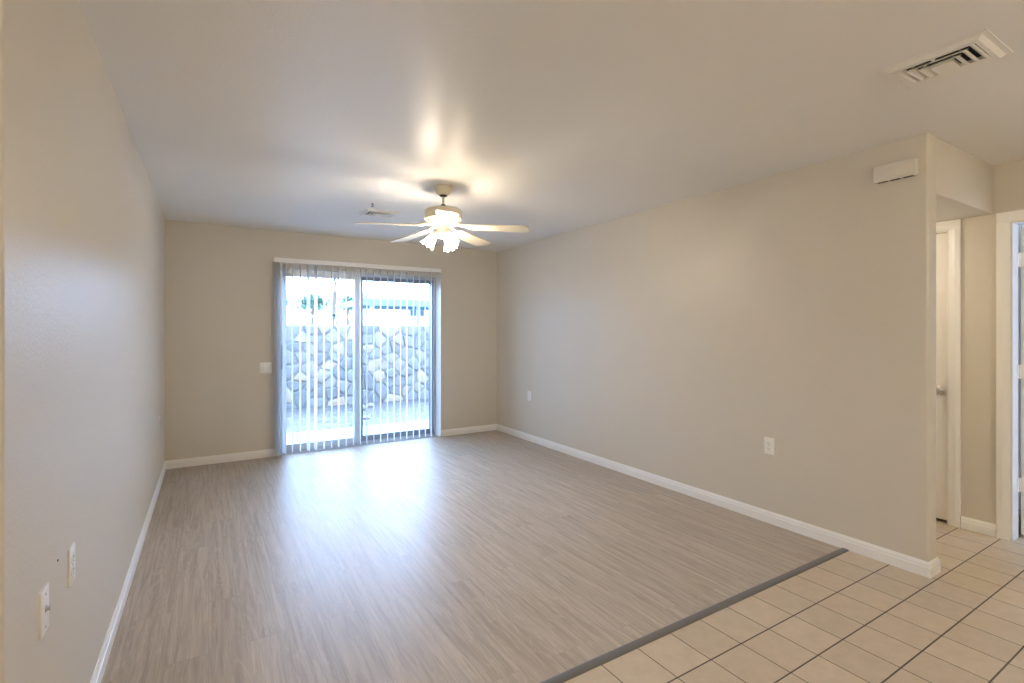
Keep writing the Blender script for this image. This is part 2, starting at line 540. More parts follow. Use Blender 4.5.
# room behind the open door, daylit by an unseen window added for it
BX0, BX1, BY0, BY1 = XH + 0.115, XH + 3.4, -1.6, 1.2
struct('floor_bedroom', box(BX0, BX1, BY0, BY1, -0.06, 0.0), M['plank'])
struct('ceiling_bedroom', box(BX0, BX1 + 0.12, BY0 - 0.12, BY1 + 0.12, H, H + 0.14), M['ceiling'])
bm = bmesh.new()
add_box(bm, BX0, BX1 + 0.12, BY1, BY1 + 0.12, 0, H)
struct('wall_bedroom_back', bm, M['wall'])
struct('wall_bedroom_right', box(BX1, BX1 + 0.12, BY0, BY1, 0, H), M['wall'])
WB0, WB1 = BX0 + 0.25, BX1 - 0.6
bm = bmesh.new()
add_box(bm, BX0, BX1 + 0.12, BY0 - 0.12, BY0, 0, 0.7)
add_box(bm, BX0, BX1 + 0.12, BY0 - 0.12, BY0, 2.05, H)
add_box(bm, BX0, WB0, BY0 - 0.12, BY0, 0.7, 2.05)
add_box(bm, WB1, BX1 + 0.12, BY0 - 0.12, BY0, 0.7, 2.05)
struct('wall_bedroom_front', bm, M['wall'])
# closet behind the closed hall door
bm = bmesh.new()
add_box(bm, BX0, BX0 + 0.75, BY1 + 0.12, YHE + 0.12, -0.06, 0.0)
add_box(bm, BX0, BX0 + 0.75, BY1 + 0.12, YHE + 0.12, H, H + 0.14)
add_box(bm, BX0 + 0.75, BX0 + 0.85, BY1 + 0.12, YHE + 0.12, -0.06, H + 0.14)
add_box(bm, BX0, BX0 + 0.75, YHE, YHE + 0.12, 0.0, H)
struct('wall_closet', bm, M['wall'])
bm = bmesh.new()
wm = (WB0 + WB1) / 2
for a in ((WB0, WB0 + 0.05), (wm - 0.025, wm + 0.025), (WB1 - 0.05, WB1)):
    add_box(bm, a[0], a[1], BY0 - 0.08, BY0 - 0.04, 0.7, 2.05)
for a in ((WB0 + 0.05, wm - 0.025), (wm + 0.025, WB1 - 0.05)):
    add_box(bm, a[0], a[1], BY0 - 0.08, BY0 - 0.04, 0.7, 0.75)
    add_box(bm, a[0], a[1], BY0 - 0.08, BY0 - 0.04, 2.0, 2.05)
w1 = struct('added_window_1', bm, M['aluminium'])  # out of view, added to bring daylight onto the open door's jamb
for a in ((WB0 + 0.05, wm - 0.025), (wm + 0.025, WB1 - 0.05)):
    obj('pane', box(a[0], a[1], BY0 - 0.062, BY0 - 0.058, 0.75, 2.0), M['glass'], w1)

# ------------------------------------------------------------------ baseboards and casings
BBH, BBT = 0.082, 0.013
def baseboard(name, runs):
    """each run is a plan polyline on the wall faces with the room on its left; corners are mitred"""
    bm = bmesh.new()
    prof = [(0, 0), (BBT, 0), (BBT, 0.052), (BBT * 0.72, 0.056), (BBT * 0.72, 0.066), (BBT * 0.35, 0.078), (0.003, BBH), (0, BBH)]
    for pl in runs:
        pl = [Vector(p) for p in pl]
        dirs = [(b_ - a_).normalized() for a_, b_ in zip(pl[:-1], pl[1:])]
        nor = [Vector((-d.y, d.x)) for d in dirs]
        rings = []
        for k, p in enumerate(pl):
            if k == 0: m_ = nor[0]
            elif k == len(pl) - 1: m_ = nor[-1]
            else: m_ = (nor[k - 1] + nor[k]) / (1 + nor[k - 1].dot(nor[k]))
            rings.append([bm.verts.new((p.x + m_.x * a, p.y + m_.y * a, z)) for a, z in prof])
        n = len(prof)
        for P, Q in zip(rings[:-1], rings[1:]):
            for i in range(n):
                bm.faces.new((P[i], P[(i + 1) % n], Q[(i + 1) % n], Q[i]))
        bm.faces.new(rings[0]); bm.faces.new(rings[-1][::-1])
    return struct(name, bm, M['trim'])
baseboard('baseboard_left', [[(XL, YB), (XL, YN), (XK, YN)]])
baseboard('baseboard_back', [[(OX0, YB), (XL, YB)], [(XR, YB), (OX1, YB)]])
baseboard('baseboard_right', [[(XE, YHE), (XE, YR), (XR, YR), (XR, YB)]])
baseboard('baseboard_hall', [[(XH, D3[1] + 0.071), (XH, D2[0] - 0.072)], [(XH, YK), (XH, D3[0] - 0.071)], [(XH, D2[1] + 0.071), (XH, YHE)]])

def casing(name, y0, y1, zt, w, wall_x=XH, d=0.016):
    """door lining and face trim round an opening in the hall wall; mitred look from three bars"""
    bm = bmesh.new()
    for s, yy in ((-1, y0), (1, y1)):
        a, c = (yy - w, yy - 0.004) if s < 0 else (yy + 0.004, yy + w)
        ii = yy - 0.004 if s < 0 else yy + 0.004
        oo = yy - w if s < 0 else yy + w
        pts = [(wall_x, oo), (wall_x - d, oo), (wall_x - d, oo + (ii - oo) * 0.45), (wall_x - d * 0.7, oo + (ii - oo) * 0.62), (wall_x - d * 0.55, ii), (wall_x, ii)]
        add_prism(bm, [(x, y, 0) for x, y in pts], (0, 0, zt + 0.004))
    hp = [(wall_x, zt + w), (wall_x - d, zt + w), (wall_x - d, zt + w * 0.5), (wall_x - d * 0.7, zt + w * 0.35), (wall_x - d * 0.55, zt + 0.004), (wall_x, zt + 0.004)]
    add_prism(bm, [(x, y0 - w, z) for x, z in hp], (0, y1 - y0 + 2 * w, 0))
    # lining inside the opening
    add_box(bm, wall_x - 0.001, wall_x + 0.116, y0 - 0.0005, y0 + 0.006, 0, zt)
    add_box(bm, wall_x - 0.001, wall_x + 0.116, y1 - 0.006, y1 + 0.0005, 0, zt)
    add_box(bm, wall_x - 0.001, wall_x + 0.116, y0, y1, zt - 0.006, zt + 0.0005)
    return struct(name, bm, M['trim'], smooth=True, angle=20)
casing('trim_1', D2[0], D2[1], DH, 0.068)
casing('trim_2', D3[0], D3[1], DH, 0.068)

# ------------------------------------------------------------------ hall doors
dr = struct('door_2', box(XH + 0.012, XH + 0.047, D2[0] + 0.009, D2[1] - 0.009, 0.022, DH - 0.009, 0.002, 1), M['door'])
bm = bmesh.new()
R = Matrix.Translation((XH + 0.012, D2[0] + 0.052, 0.93)) @ Matrix.Rotation(-PI / 2, 4, 'Y')
add_lathe(bm, [(0.031, 0.0), (0.031, 0.004), (0.026, 0.009), (0.012, 0.012), (0.011, 0.03), (0.020, 0.036), (0.0265, 0.046), (0.0268, 0.056), (0.022, 0.064), (0.010, 0.067)], 28, R)
obj('door_knob', bm, M['steel'], dr, True)
bm = bmesh.new()
add_box(bm, XH - 0.0005, XH + 0.0015, D2[0] - 0.0005, D2[0] + 0.0075, 0.90, 0.96)
obj('strike_plate', bm, M['steel'], dr)

dx0 = XH + 0.130
dr = struct('door_3', box(dx0, dx0 + 0.74, 1.006, 1.041, 0.02, DH - 0.012, 0.002, 1), M['door'])
for zc in (1.815, 1.085, 0.345):
    bm = bmesh.new()
    add_box(bm, XH + 0.082, XH + 0.118, 1.0455, 1.0488, zc - 0.045, zc + 0.045)
    add_box(bm, dx0 - 0.0022, dx0, 1.008, 1.042, zc - 0.045, zc + 0.045)
    add_lathe(bm, [(0.0065, zc - 0.046), (0.0065, zc + 0.046)], 14, Matrix.Translation((XH + 0.1225, 1.0455, 0)))
    add_box(bm, XH + 0.116, dx0, 1.040, 1.0445, zc - 0.045, zc + 0.045)
    obj('hinge', bm, M['trim'], dr)
bm = bmesh.new()
for s, y_ in ((1, 1.041), (-1, 1.006)):
    R = Matrix.Translation((dx0 + 0.68, y_, 0.93)) @ Matrix.Rotation(-s * PI / 2, 4, 'X')
    add_lathe(bm, [(0.031, 0.0), (0.031, 0.004), (0.026, 0.009), (0.012, 0.012), (0.011, 0.03), (0.020, 0.036), (0.0265, 0.046), (0.0268, 0.056), (0.022, 0.064), (0.010, 0.067)], 24, R)
obj('door_knob', bm, M['steel'], dr, True)

# ------------------------------------------------------------------ transition strip between planks and tile
bm = bmesh.new()
pr = [(YT0, 0), (YT0 + 0.002, 0.003), (YT0 + 0.010, 0.0062), (YT1 - 0.010, 0.0062), (YT1 - 0.002, 0.003), (YT1, 0)]
add_prism(bm, [(XL + BBT, y, z) for y, z in pr], (XR - XL - 2 * BBT, 0, 0))
struct('trim_3', bm, M['strip'], smooth=True, angle=50)

# ------------------------------------------------------------------ sliding glass door
d1 = bpy.data.objects.new('door_1', None)
C.objects.link(d1)
d1['kind'] = 'structure'
YF0, YF1 = YB + 0.045, YB + WT - 0.005
bm = bmesh.new()
for x0, x1 in ((OX0, OX0 + 0.035), (OX1 - 0.035, OX1)):
    add_box(bm, x0, x1, YF0, YF1, -0.055, OZ)
add_box(bm, OX0 + 0.035, OX1 - 0.035, YF0, YF1, OZ - 0.035, OZ)
add_box(bm, OX0 + 0.035, OX1 - 0.035, YF0, YF1, -0.055, 0.022)
add_box(bm, OX0 + 0.035, OX1 - 0.035, YF0 + 0.040, YF0 + 0.046, 0.022, 0.036)
obj('frame', bm, M['aluminium'], d1)
def panel(name, x0, x1, y0, y1, z0, z1, sl, sr, top, bot, m):
    bm = bmesh.new()
    add_box(bm, x0, x0 + sl, y0, y1, z0, z1, 0.002, 1)
    add_box(bm, x1 - sr, x1, y0, y1, z0, z1, 0.002, 1)
    add_box(bm, x0 + sl, x1 - sr, y0, y1, z1 - top, z1, 0.002, 1)
    add_box(bm, x0 + sl, x1 - sr, y0, y1, z0, z0 + bot, 0.002, 1)
    p = obj(name, bm, m, d1)
    ym = (y0 + y1) / 2
    obj('pane', box(x0 + sl - 0.005, x1 - sr + 0.005, ym - 0.002, ym + 0.002, z0 + bot - 0.005, z1 - top + 0.005), M['glass'], p)
    return p
sp_ = panel('sliding_panel', OX0 + 0.022, 1.535, YF0 + 0.006, YF0 + 0.036, 0.024, OZ - 0.03, 0.045, 0.062, 0.05, 0.075, M['aluminium'])
panel('fixed_panel', 1.515, OX1 - 0.03, YF0 + 0.05, YF0 + 0.08, 0.024, OZ - 0.03, 0.065, 0.045, 0.05, 0.075, M['darkalu'])
bm = bmesh.new()
hx = OX0 + 0.044
add_box(bm, hx - 0.014, hx + 0.014, YF0 - 0.002, YF0 + 0.006, 0.93, 1.20, 0.003, 2)
add_tube(bm, [(hx, YF0, 0.96), (hx, YF0 - 0.028, 0.975), (hx, YF0 - 0.03, 1.0), (hx, YF0 - 0.03, 1.13), (hx, YF0 - 0.028, 1.155), (hx, YF0, 1.17)], 0.008, 12)
obj('handle', bm, M['black'], sp_, True)

# ------------------------------------------------------------------ vertical blind
YV = YB - 0.062
RT = 2.135
vb = thing('vertical_blind', 'white vertical blind with open vanes hanging over the sliding glass door', 'blind', (1.56, YV, 2.07))
o_x, o_z = 1.56, 2.07
bm = bmesh.new()
add_box(bm, 0.592 - o_x, 2.512 - o_x, -0.022, 0.022, 2.092 - o_z, RT - o_z, 0.004, 2)
add_box(bm, 0.592 - o_x, 2.512 - o_x, -0.028, -0.022, 2.088 - o_z, RT - o_z, 0.002, 1)
hr = obj('headrail', bm, M['trim'], vb)
for x_ in (0.75, 1.56, 2.36):
    bm = bmesh.new()
    add_box(bm, x_ - o_x - 0.015, x_ - o_x + 0.015, 0.02, YB - YV, RT - o_z - 0.004, RT - o_z + 0.002)
    add_box(bm, x_ - o_x - 0.015, x_ - o_x + 0.015, YB - YV - 0.003, YB - YV, RT - o_z - 0.03, RT - o_z + 0.002)
    obj('mounting_bracket', bm, M['trim'], vb)
vx = [0.608, 0.628, 0.650, 0.700, 0.779, 0.860, 0.943, 1.019, 1.106, 1.188, 1.264, 1.348, 1.430, 1.509, 1.582, 1.665, 1.747, 1.830,
      1.910, 1.989, 2.069, 2.153, 2.232, 2.309, 2.385, 2.485]
va = [3, -4, -8, -19, -1, -2, -13, -11, 1, 3, 2, 6, 5, 7, 7, 10, 9, 11, 11, 14, 11, 14, 12, 15, 14, -17]
ZV0, ZV1 = 0.028, 2.075
def vane_mesh():
    bm = bmesh.new()
    w, sag, th = 0.089, 0.006, 0.0009
    n = 8
    front, back = [], []
    for i in range(n + 1):
        u = -1 + 2 * i / n
        s = sag * (1 - u * u)
        front.append((s + th / 2, u * w / 2))
        back.append((s - th / 2, u * w / 2))
    pts = front + back[::-1]
    add_prism(bm, [(x, y, ZV0 - o_z) for x, y in pts], (0, 0, ZV1 - ZV0))
    # hanger tab up into the rail
    add_box(bm, 0.004, 0.0075, -0.006, 0.006, ZV1 - o_z - 0.01, ZV1 - o_z + 0.022)
    return bm
v0 = None
for x_, a_ in zip(vx, va):
    if v0 is None:
        v0 = obj('vane', vane_mesh(), M['vane'], vb, True, 30)
        o = v0
    else:
        o = v0.copy(); C.objects.link(o); o.parent = vb
    o.location = (x_ - o_x, 0, 0)
    o.rotation_euler = (0, 0, math.radians(-a_))
bm = bmesh.new()
add_tube(bm, [(0.578 - o_x, -0.01, 2.10 - o_z), (0.572 - o_x, -0.02, 2.085 - o_z), (0.568 - o_x, -0.012, 1.7 - o_z), (0.566 - o_x, 0.03, 1.30 - o_z)], 0.0035, 8)
add_tube(bm, [(0.592 - o_x, 0, 2.105 - o_z), (0.578 - o_x, -0.01, 2.10 - o_z)], 0.004, 8)
obj('wand', bm, M['ivory'], vb, True)

# ------------------------------------------------------------------ wall plates (local: plate lies in XZ, faces -Y, back at y=0)
def rounded_rect(w, h, r, n=5):
    pts = []
    for cx, cy, a0 in ((w / 2 - r, h / 2 - r, 0), (-w / 2 + r, h / 2 - r, 90), (-w / 2 + r, -h / 2 + r, 180), (w / 2 - r, -h / 2 + r, 270)):
        for i in range(n + 1):
            a = math.radians(a0 + 90 * i / n)
            pts.append((cx + r * math.cos(a), cy + r * math.sin(a)))
    return pts
def slab(bm, w, h, r, y0, y1, inset, cx=0, cz=0):
    t = bmesh.new()
    A = [t.verts.new((x + cx, y0, z + cz)) for x, z in rounded_rect(w, h, r)]
    B = [t.verts.new((x + cx, y1 + inset * 0.6, z + cz)) for x, z in rounded_rect(w, h, r)]
    k = (w - 2 * inset) / w; kz = (h - 2 * inset) / h
    Cc = [t.verts.new((x * k + cx, y1, z * kz + cz)) for x, z in rounded_rect(w, h, r)]
    n = len(A)
    for P, Q in ((A, B), (B, Cc)):
        for i in range(n):
            t.faces.new((P[i], P[(i + 1) % n], Q[(i + 1) % n], Q[i]))
    t.faces.new(Cc); t.faces.new(A[::-1])
    merge(bm, t)
def screw(parent, x, z, y):
    bm = bmesh.new()
    add_lathe(bm, [(0.0036, 0), (0.0036, 0.0008), (0.002, 0.0015)], 12, Matrix.Translation((x, y, z)) @ Matrix.Rotation(PI / 2, 4, 'X'))
    obj('screw', bm, M['screw'], parent, True)
def outlet(label, loc, rotz, group):
    t = thing('wall_outlet', label, 'outlet', loc, rotz, group)
    bm = bmesh.new(); slab(bm, 0.072, 0.116, 0.004, 0, -0.0065, 0.003)
    obj('cover_plate', bm, M['plate'], t, True, 30)
    for s in (1, -1):
        bm = bmesh.new(); slab(bm, 0.034, 0.029, 0.010, -0.006, -0.0085, 0.001, 0, s * 0.0195)
        rc = obj('receptacle', bm, M['plate'], t, True, 30)
        bm = bmesh.new()
        for x_, hh_ in ((-0.0065, 0.0085), (0.0065, 0.0070)):
            add_box(bm, x_ - 0.0012, x_ + 0.0012, -0.0088, -0.0084, s * 0.0195 + 0.001, s * 0.0195 + 0.001 + hh_)
        add_lathe(bm, [(0.0026, 0), (0.0026, 0.0004)], 10, Matrix.Translation((0, -0.0084, s * 0.0195 - 0.007)) @ Matrix.Rotation(PI / 2, 4, 'X'))
        obj('slot', bm, M['slot'], rc)
    screw(t, 0, 0, -0.0065)
    return t
rR, rL = (0, 0, -PI / 2), (0, 0, PI / 2)   # facing -x on the right wall, +x on the left wall
G = 'duplex wall outlets'
o1 = outlet('white duplex outlet on the right wall nearer the tile floor', (XR, 2.043, 0.541), 0, None)
o1.rotation_euler = (0, 0, -PI / 2)
o1['group'] = G
dup(o1, (XR, 5.108, 0.553), rR, 'white duplex outlet on the right wall near the far corner beside the sliding door', G)
dup(o1, (XL, 2.02, 0.628), rL, 'white duplex outlet on the left wall, upper right of the two near plates', G)
dup(o1, (XL, 5.25, 0.560), rL, 'small far white outlet on the left wall by the back corner', G)
# cable plate
t = thing('cable_plate', 'ivory edged cable jack plate on the left wall, lowest and nearest of its plates', 'wall plate', (XL, 1.715, 0.632), PI / 2)
bm = bmesh.new(); slab(bm, 0.072, 0.118, 0.004, 0, -0.0075, 0.003)
obj('cover_plate', bm, M['plate'], t, True, 30)
bm = bmesh.new()
add_lathe(bm, [(0.0085, 0), (0.0085, 0.002), (0.0055, 0.0022), (0.0055, 0.010), (0.004, 0.0105)], 16, Matrix.Translation((0, -0.0075, 0.004)) @ Matrix.Rotation(PI / 2, 4, 'X'))
obj('cable_jack', bm, M['screw'], t, True)
for z_ in (0.042, -0.042):
    screw(t, 0, z_, -0.0075)
# little wall anchor between the plates
bm = bmesh.new()
add_lathe(bm, [(0.004, 0), (0.0036, 0.0012), (0.002, 0.0014), (0.002, 0.0006)], 12, Matrix.Rotation(PI / 2, 4, 'Y'))
o = obj('wall_anchor', bm, M['slot'], None, True)
o.location = (XL, 1.872, 0.70)
tag(o, 'tiny dark anchor hole in the left wall between the two near plates', 'wall anchor')

# light switch by the sliding door
t = thing('light_switch', 'white two toggle light switch plate on the back wall left of the door', 'light switch', (0.524, YB, 0.958))
bm = bmesh.new(); slab(bm, 0.117, 0.117, 0.004, 0, -0.0065, 0.003)
obj('cover_plate', bm, M['plate'], t, True, 30)
for s in (-1, 1):
    bm = bmesh.new()
    add_box(bm, s * 0.023 - 0.0055, s * 0.023 + 0.0055, -0.0075, -0.006, -0.012, 0.012)
    add_prism(bm, [(s * 0.023 - 0.004, -0.0065, -0.002), (s * 0.023 - 0.004, -0.0185, 0.009), (s * 0.023 - 0.004, -0.0165, 0.0135), (s * 0.023 - 0.004, -0.0065, 0.008)], (0.008, 0, 0))
    obj('toggle', bm, M['plate'], t)
for s in (-1, 1):
    for z_ in (0.03, -0.03):
        screw(t, s * 0.023, z_, -0.0065)

# ------------------------------------------------------------------ door chime on the right wall
t = thing('door_chime', 'white box door chime high on the right wall near the hall', 'door chime', (XR, 1.283, 2.262), -PI / 2)
bm = bmesh.new()
add_box(bm, -0.102, 0.102, -0.044, 0, -0.040, 0.047, 0.005, 3)
obj('cover', bm, M['chime'], t, True, 30)
bm = bmesh.new()
add_box(bm, -0.096, 0.096, -0.040, -0.002, -0.046, -0.039)
base = obj('base', bm, M['chime'], t)
for c_ in (-0.062, 0.0, 0.062):
    obj('grille_slot', box(c_ - 0.024, c_ + 0.024, -0.034, -0.010, -0.0466, -0.0455), M['slot'], base)

# ------------------------------------------------------------------ ceiling registers
def register(label, loc, rotz):
    t = thing('ceiling_vent', label, 'vent', loc, rotz, 'ceiling air vents')
    A, B = 0.290, 0.345             # outer size, local x and y ; hangs below z=0
    a, bq = 0.215, 0.255            # louvre opening
    # flange: thin lip on the ceiling, sloped side, flat face, all one frame
    bm = bmesh.new()
    def ring(w, h, z):
        return [(-w / 2, -h / 2, z), (w / 2, -h / 2, z), (w / 2, h / 2, z), (-w / 2, h / 2, z)]
    lv = [ring(A, B, 0), ring(A, B, -0.002), ring(A - 0.030, B - 0.034, -0.004), ring(A - 0.048, B - 0.062, -0.016), ring(a, bq, -0.017), ring(a, bq, 0.0)]
    vs = [[bm.verts.new(p) for p in r_] for r_ in lv]
    for P, Q in zip(vs[:-1], vs[1:]):
        for i in range(4):
            j = (i + 1) % 4
            bm.faces.new((P[i], P[j], Q[j], Q[i]))
    bm.faces.new(vs[0])
    obj('frame', bm, M['register'], t)
    # dark duct behind the slats
    obj('duct_opening', box(-a / 2, a / 2, -bq / 2, bq / 2, -0.003, -0.001), M['duct'], t)
    # three nested sets of slats: two ends and one long side; the other long side is blank
    px = a / 2                       # blank side is +x
    def slat(p0, p1, out):
        """curved slat from p0 to p1 (plan), leaning outwards along out"""
        ps = []
        for k in range(5):
            u = k / 4
            ps.append((0.024 - 0.024 * (0.35 * u + 0.65 * u * u), -0.003 - 0.015 * math.sin(u * PI / 2)))
        bmx = bmesh.new()
        th = 0.0012
        top = [bmx.verts.new((p0[0] + out[0] * (-s_), p0[1] + out[1] * (-s_), z_)) for s_, z_ in ps]
        top2 = [bmx.verts.new((p1[0] + out[0] * (-s_), p1[1] + out[1] * (-s_), z_)) for s_, z_ in ps]
        lo = [bmx.verts.new((p0[0] + out[0] * (-s_), p0[1] + out[1] * (-s_), z_ + th)) for s_, z_ in ps]
        lo2 = [bmx.verts.new((p1[0] + out[0] * (-s_), p1[1] + out[1] * (-s_), z_ + th)) for s_, z_ in ps]
        for q in range(4):
            bmx.faces.new((top[q], top[q + 1], top2[q + 1], top2[q]))
            bmx.faces.new((lo[q + 1], lo[q], lo2[q], lo2[q + 1]))
        bmx.faces.new((top[0], top2[0], lo2[0], lo[0])); bmx.faces.new((top[4], lo[4], lo2[4], top2[4]))
        bmx.faces.new([top[0], lo[0], lo[1], top[1]]); 
        for q in range(1, 4):
            bmx.faces.new([top[q], lo[q], lo[q + 1], top[q + 1]])
        for q in range(4):
            bmx.faces.new([top2[q], top2[q + 1], lo2[q + 1], lo2[q]])
        return bmx
    for k in range(3):
        ins = 0.002 + k * 0.030
        x0 = -a / 2 + ins
        y0, y1 = -bq / 2 + ins, bq / 2 - ins
        x1 = a / 2 - 0.040
        obj('louvre', slat((x0, y0), (x0, y1), (-1, 0)), M['register'], t)
        obj('louvre', slat((x0, y0), (x1, y0), (0, -1)), M['register'], t)
        obj('louvre', slat((x0, y1), (x1, y1), (0, 1)), M['register'], t)
    bm = bmesh.new()
    add_box(bm, a / 2 - 0.040, a / 2, -bq / 2, bq / 2, -0.0175, -0.003)
    add_box(bm, -a / 2 + 0.092, a / 2 - 0.039, -bq / 2 + 0.092, bq / 2 - 0.092, -0.0175, -0.003)
    obj('blank_plate', bm, M['register'], t)
    for s in (-1, 1):
        bm = bmesh.new()
        add_lathe(bm, [(0.004, 0), (0.004, 0.001), (0.002, 0.0018)], 12, Matrix.Translation((0.0, s * (bq / 2 + 0.012), -0.0162)) @ Matrix.Rotation(PI, 4, 'X'))
        obj('screw', bm, M['screw'], t, True)
    # damper lever poking out of the long slots
    obj('damper_lever', box(-a / 2 + 0.004, -a / 2 + 0.022, -0.004, 0.006, -0.020, -0.004), M['register'], t)
    return t
cv = register('large white louvred ceiling vent at the upper right, above the tile floor', (2.541, 0.810, H), 0)
dup(cv, (1.350, 4.56, H), (0, 0, math.radians(90)), 'small distant white ceiling vent behind the ceiling fan near the back wall', 'ceiling air vents')

# fire sprinkler
t = thing('fire_sprinkler', 'tiny pendant fire sprinkler on the ceiling left of the fan', 'sprinkler', (1.190, 4.22, H))
t.scale = (0.75, 0.75, 0.6)
bm = bmesh.new(); add_lathe(bm, [(0.036, 0), (0.036, -0.003), (0.024, -0.010), (0.014, -0.012)], 24)
obj('escutcheon', bm, M['plate'], t, True)
bm = bmesh.new()
add_lathe(bm, [(0.011, -0.010), (0.011, -0.022), (0.006, -0.024), (0.006, -0.030)], 16)
for s in (-1, 1):
    add_tube(bm, [(s * 0.009, 0, -0.02), (s * 0.013, 0, -0.034), (s * 0.003, 0, -0.052)], 0.0025, 8)
obj('body', bm, M['bronze'], t, True)
bm = bmesh.new(); add_lathe(bm, [(0.004, -0.05), (0.016, -0.054), (0.016, -0.056), (0.003, -0.056)], 20)
obj('deflector', bm, M['bronze'], t, True)

# ------------------------------------------------------------------ ceiling fan
FX, FY = 1.517, 3.481
fan = thing('ceiling_fan', 'cream five blade ceiling fan with lit glass shades hanging mid room', 'ceiling fan', (FX, FY, H))
bm = bmesh.new()
add_lathe(bm, [(0.068, 0), (0.070, -0.004), (0.068, -0.012), (0.060, -0.036), (0.046, -0.056), (0.026, -0.066), (0.020, -0.068)], 40)
obj('canopy', bm, M['fan'], fan, True)
bm = bmesh.new()
add_lathe(bm, [(0.030, -0.060), (0.031, -0.067), (0.022, -0.074), (0.012, -0.076)], 28)
obj('hanger_collar', bm, M['bronze'], fan, True)
bm = bmesh.new(); add_lathe(bm, [(0.0095, -0.07), (0.0095, -0.15)], 20)
obj('downrod', bm, M['rod'], fan, True)
bm = bmesh.new(); add_lathe(bm, [(0.012, -0.132), (0.018, -0.136), (0.019, -0.148), (0.022, -0.156)], 24)
obj('rod_coupling', bm, M['bronze'], fan, True)
bm = bmesh.new()
add_lathe(bm, [(0.022, -0.158), (0.085, -0.164), (0.124, -0.172), (0.139, -0.186), (0.141, -0.198), (0.141, -0.240), (0.136, -0.250), (0.120, -0.256), (0.118, -0.266), (0.092, -0.286), (0.060, -0.292), (0.050, -0.294)], 56)
mo = obj('motor_housing', bm, M['fan'], fan, True)
bm = bmesh.new()
for k in range(30):   # cooling slots round the lower cone
    a_ = 2 * PI * k / 30
    tt = bmesh.new()
    add_box(tt, -0.011, 0.011, -0.0035, 0.0035, -0.0006, 0.0006)
    Mx = Matrix.Rotation(a_, 4, 'Z') @ Matrix.Translation((0.1055, 0, -0.2735)) @ Matrix.Rotation(math.atan2(0.022, 0.026) * -1, 4, 'Y')
    merge(bm, tt, Mx)
obj('cooling_slots', bm, M['slot'], mo)
# blades
ZBL = -0.298
def blade_bm():
    bm = bmesh.new()
    pts = []
    r0, r1 = 0.185, 0.652
    w0, w1 = 0.056, 0.072
    pts += [(r0, -w0 * 0.75), (r0 + 0.02, -w0)]
    for i in range(8):
        a_ = -PI / 2 + PI / 2 * i / 7
        pts.append((r1 - 0.05 + 0.05 * math.cos(a_), -w1 + 0.05 + 0.05 * math.sin(a_)))
    for i in range(8):
        a_ = PI / 2 * i / 7
        pts.append((r1 - 0.05 + 0.05 * math.cos(a_), w1 - 0.05 + 0.05 * math.sin(a_)))
    pts += [(r0 + 0.02, w0), (r0, w0 * 0.75)]
    add_prism(bm, [(x, y, -0.003) for x, y in pts], (0, 0, 0.006), Matrix.Rotation(math.radians(-8), 4, 'X'))
    return bm
def iron_bm():
    bm = bmesh.new()
    add_tube(bm, [(0.085, 0, 0.022), (0.110, 0, 0.020), (0.140, 0.004, 0.012), (0.170, 0, 0.008), (0.200, 0, 0.006)], 0.011, 10, True, [0.016, 0.013, 0.011, 0.012, 0.012])
    t_ = bmesh.new()
    add_prism(t_, [(0.165, -0.018, 0.003), (0.20, -0.040, 0.003), (0.262, -0.032, 0.003), (0.285, 0, 0.003), (0.262, 0.032, 0.003), (0.20, 0.040, 0.003), (0.165, 0.018, 0.003)], (0, 0, 0.005))
    merge(bm, t_, Matrix.Rotation(math.radians(-8), 4, 'X'))
    return bm
bl0 = ir0 = None
for k in range(5):
    if bl0 is None:
        bl = bl0 = obj('blade', blade_bm(), M['fan'], fan)
        ir = ir0 = obj('blade_iron', iron_bm(), M['fan'], bl0, True)
    else:
        bl = bl0.copy(); C.objects.link(bl); bl.parent = fan
        ir = ir0.copy(); C.objects.link(ir); ir.parent = bl
    bl.location = (0, 0, ZBL)
    bl.rotation_euler = (0, math.radians(3.4), math.radians(-111 + 72 * k))
# switch housing and light kit
bm = bmesh.new()
add_lathe(bm, [(0.050, -0.285), (0.052, -0.300), (0.050, -0.345), (0.054, -0.352), (0.054, -0.368), (0.046, -0.382), (0.020, -0.390), (0.006, -0.392)], 36)
sh = obj('switch_housing', bm, M['fan'], fan, True)
def shade_bm():
    bm = bmesh.new()
    n = 40
    prof = [(0.020, 0.0), (0.025, -0.010), (0.031, -0.028), (0.036, -0.050), (0.041, -0.072), (0.048, -0.094), (0.056, -0.108)]
    rings_o, rings_i = [], []
    for s_, R_ in ((0, rings_o), (-0.003, rings_i)):
        for q, (r_, z_) in enumerate(prof):
            u = q / (len(prof) - 1)
            row = []
            for i in range(n):
                a_ = 2 * PI * i / n
                ruf = 1 + 0.07 * u * u * math.cos(8 * a_)
                row.append(bm.verts.new(((r_ + s_) * ruf * math.cos(a_), (r_ + s_) * ruf * math.sin(a_), z_ - 0.008 * u ** 3 * math.cos(8 * a_))))
            R_.append(row)
    for R_ in (rings_o, rings_i):
        for P, Q in zip(R_[:-1], R_[1:]):
            for i in range(n):
                j = (i + 1) % n
                bm.faces.new((P[i], P[j], Q[j], Q[i]))
    for P, Q in ((rings_o[-1], rings_i[-1]), (rings_o[0], rings_i[0])):
        for i in range(n):
            j = (i + 1) % n
            bm.faces.new((P[i], P[j], Q[j], Q[i]))
    return bm
first = None
view = math.atan2(-FY, -FX)
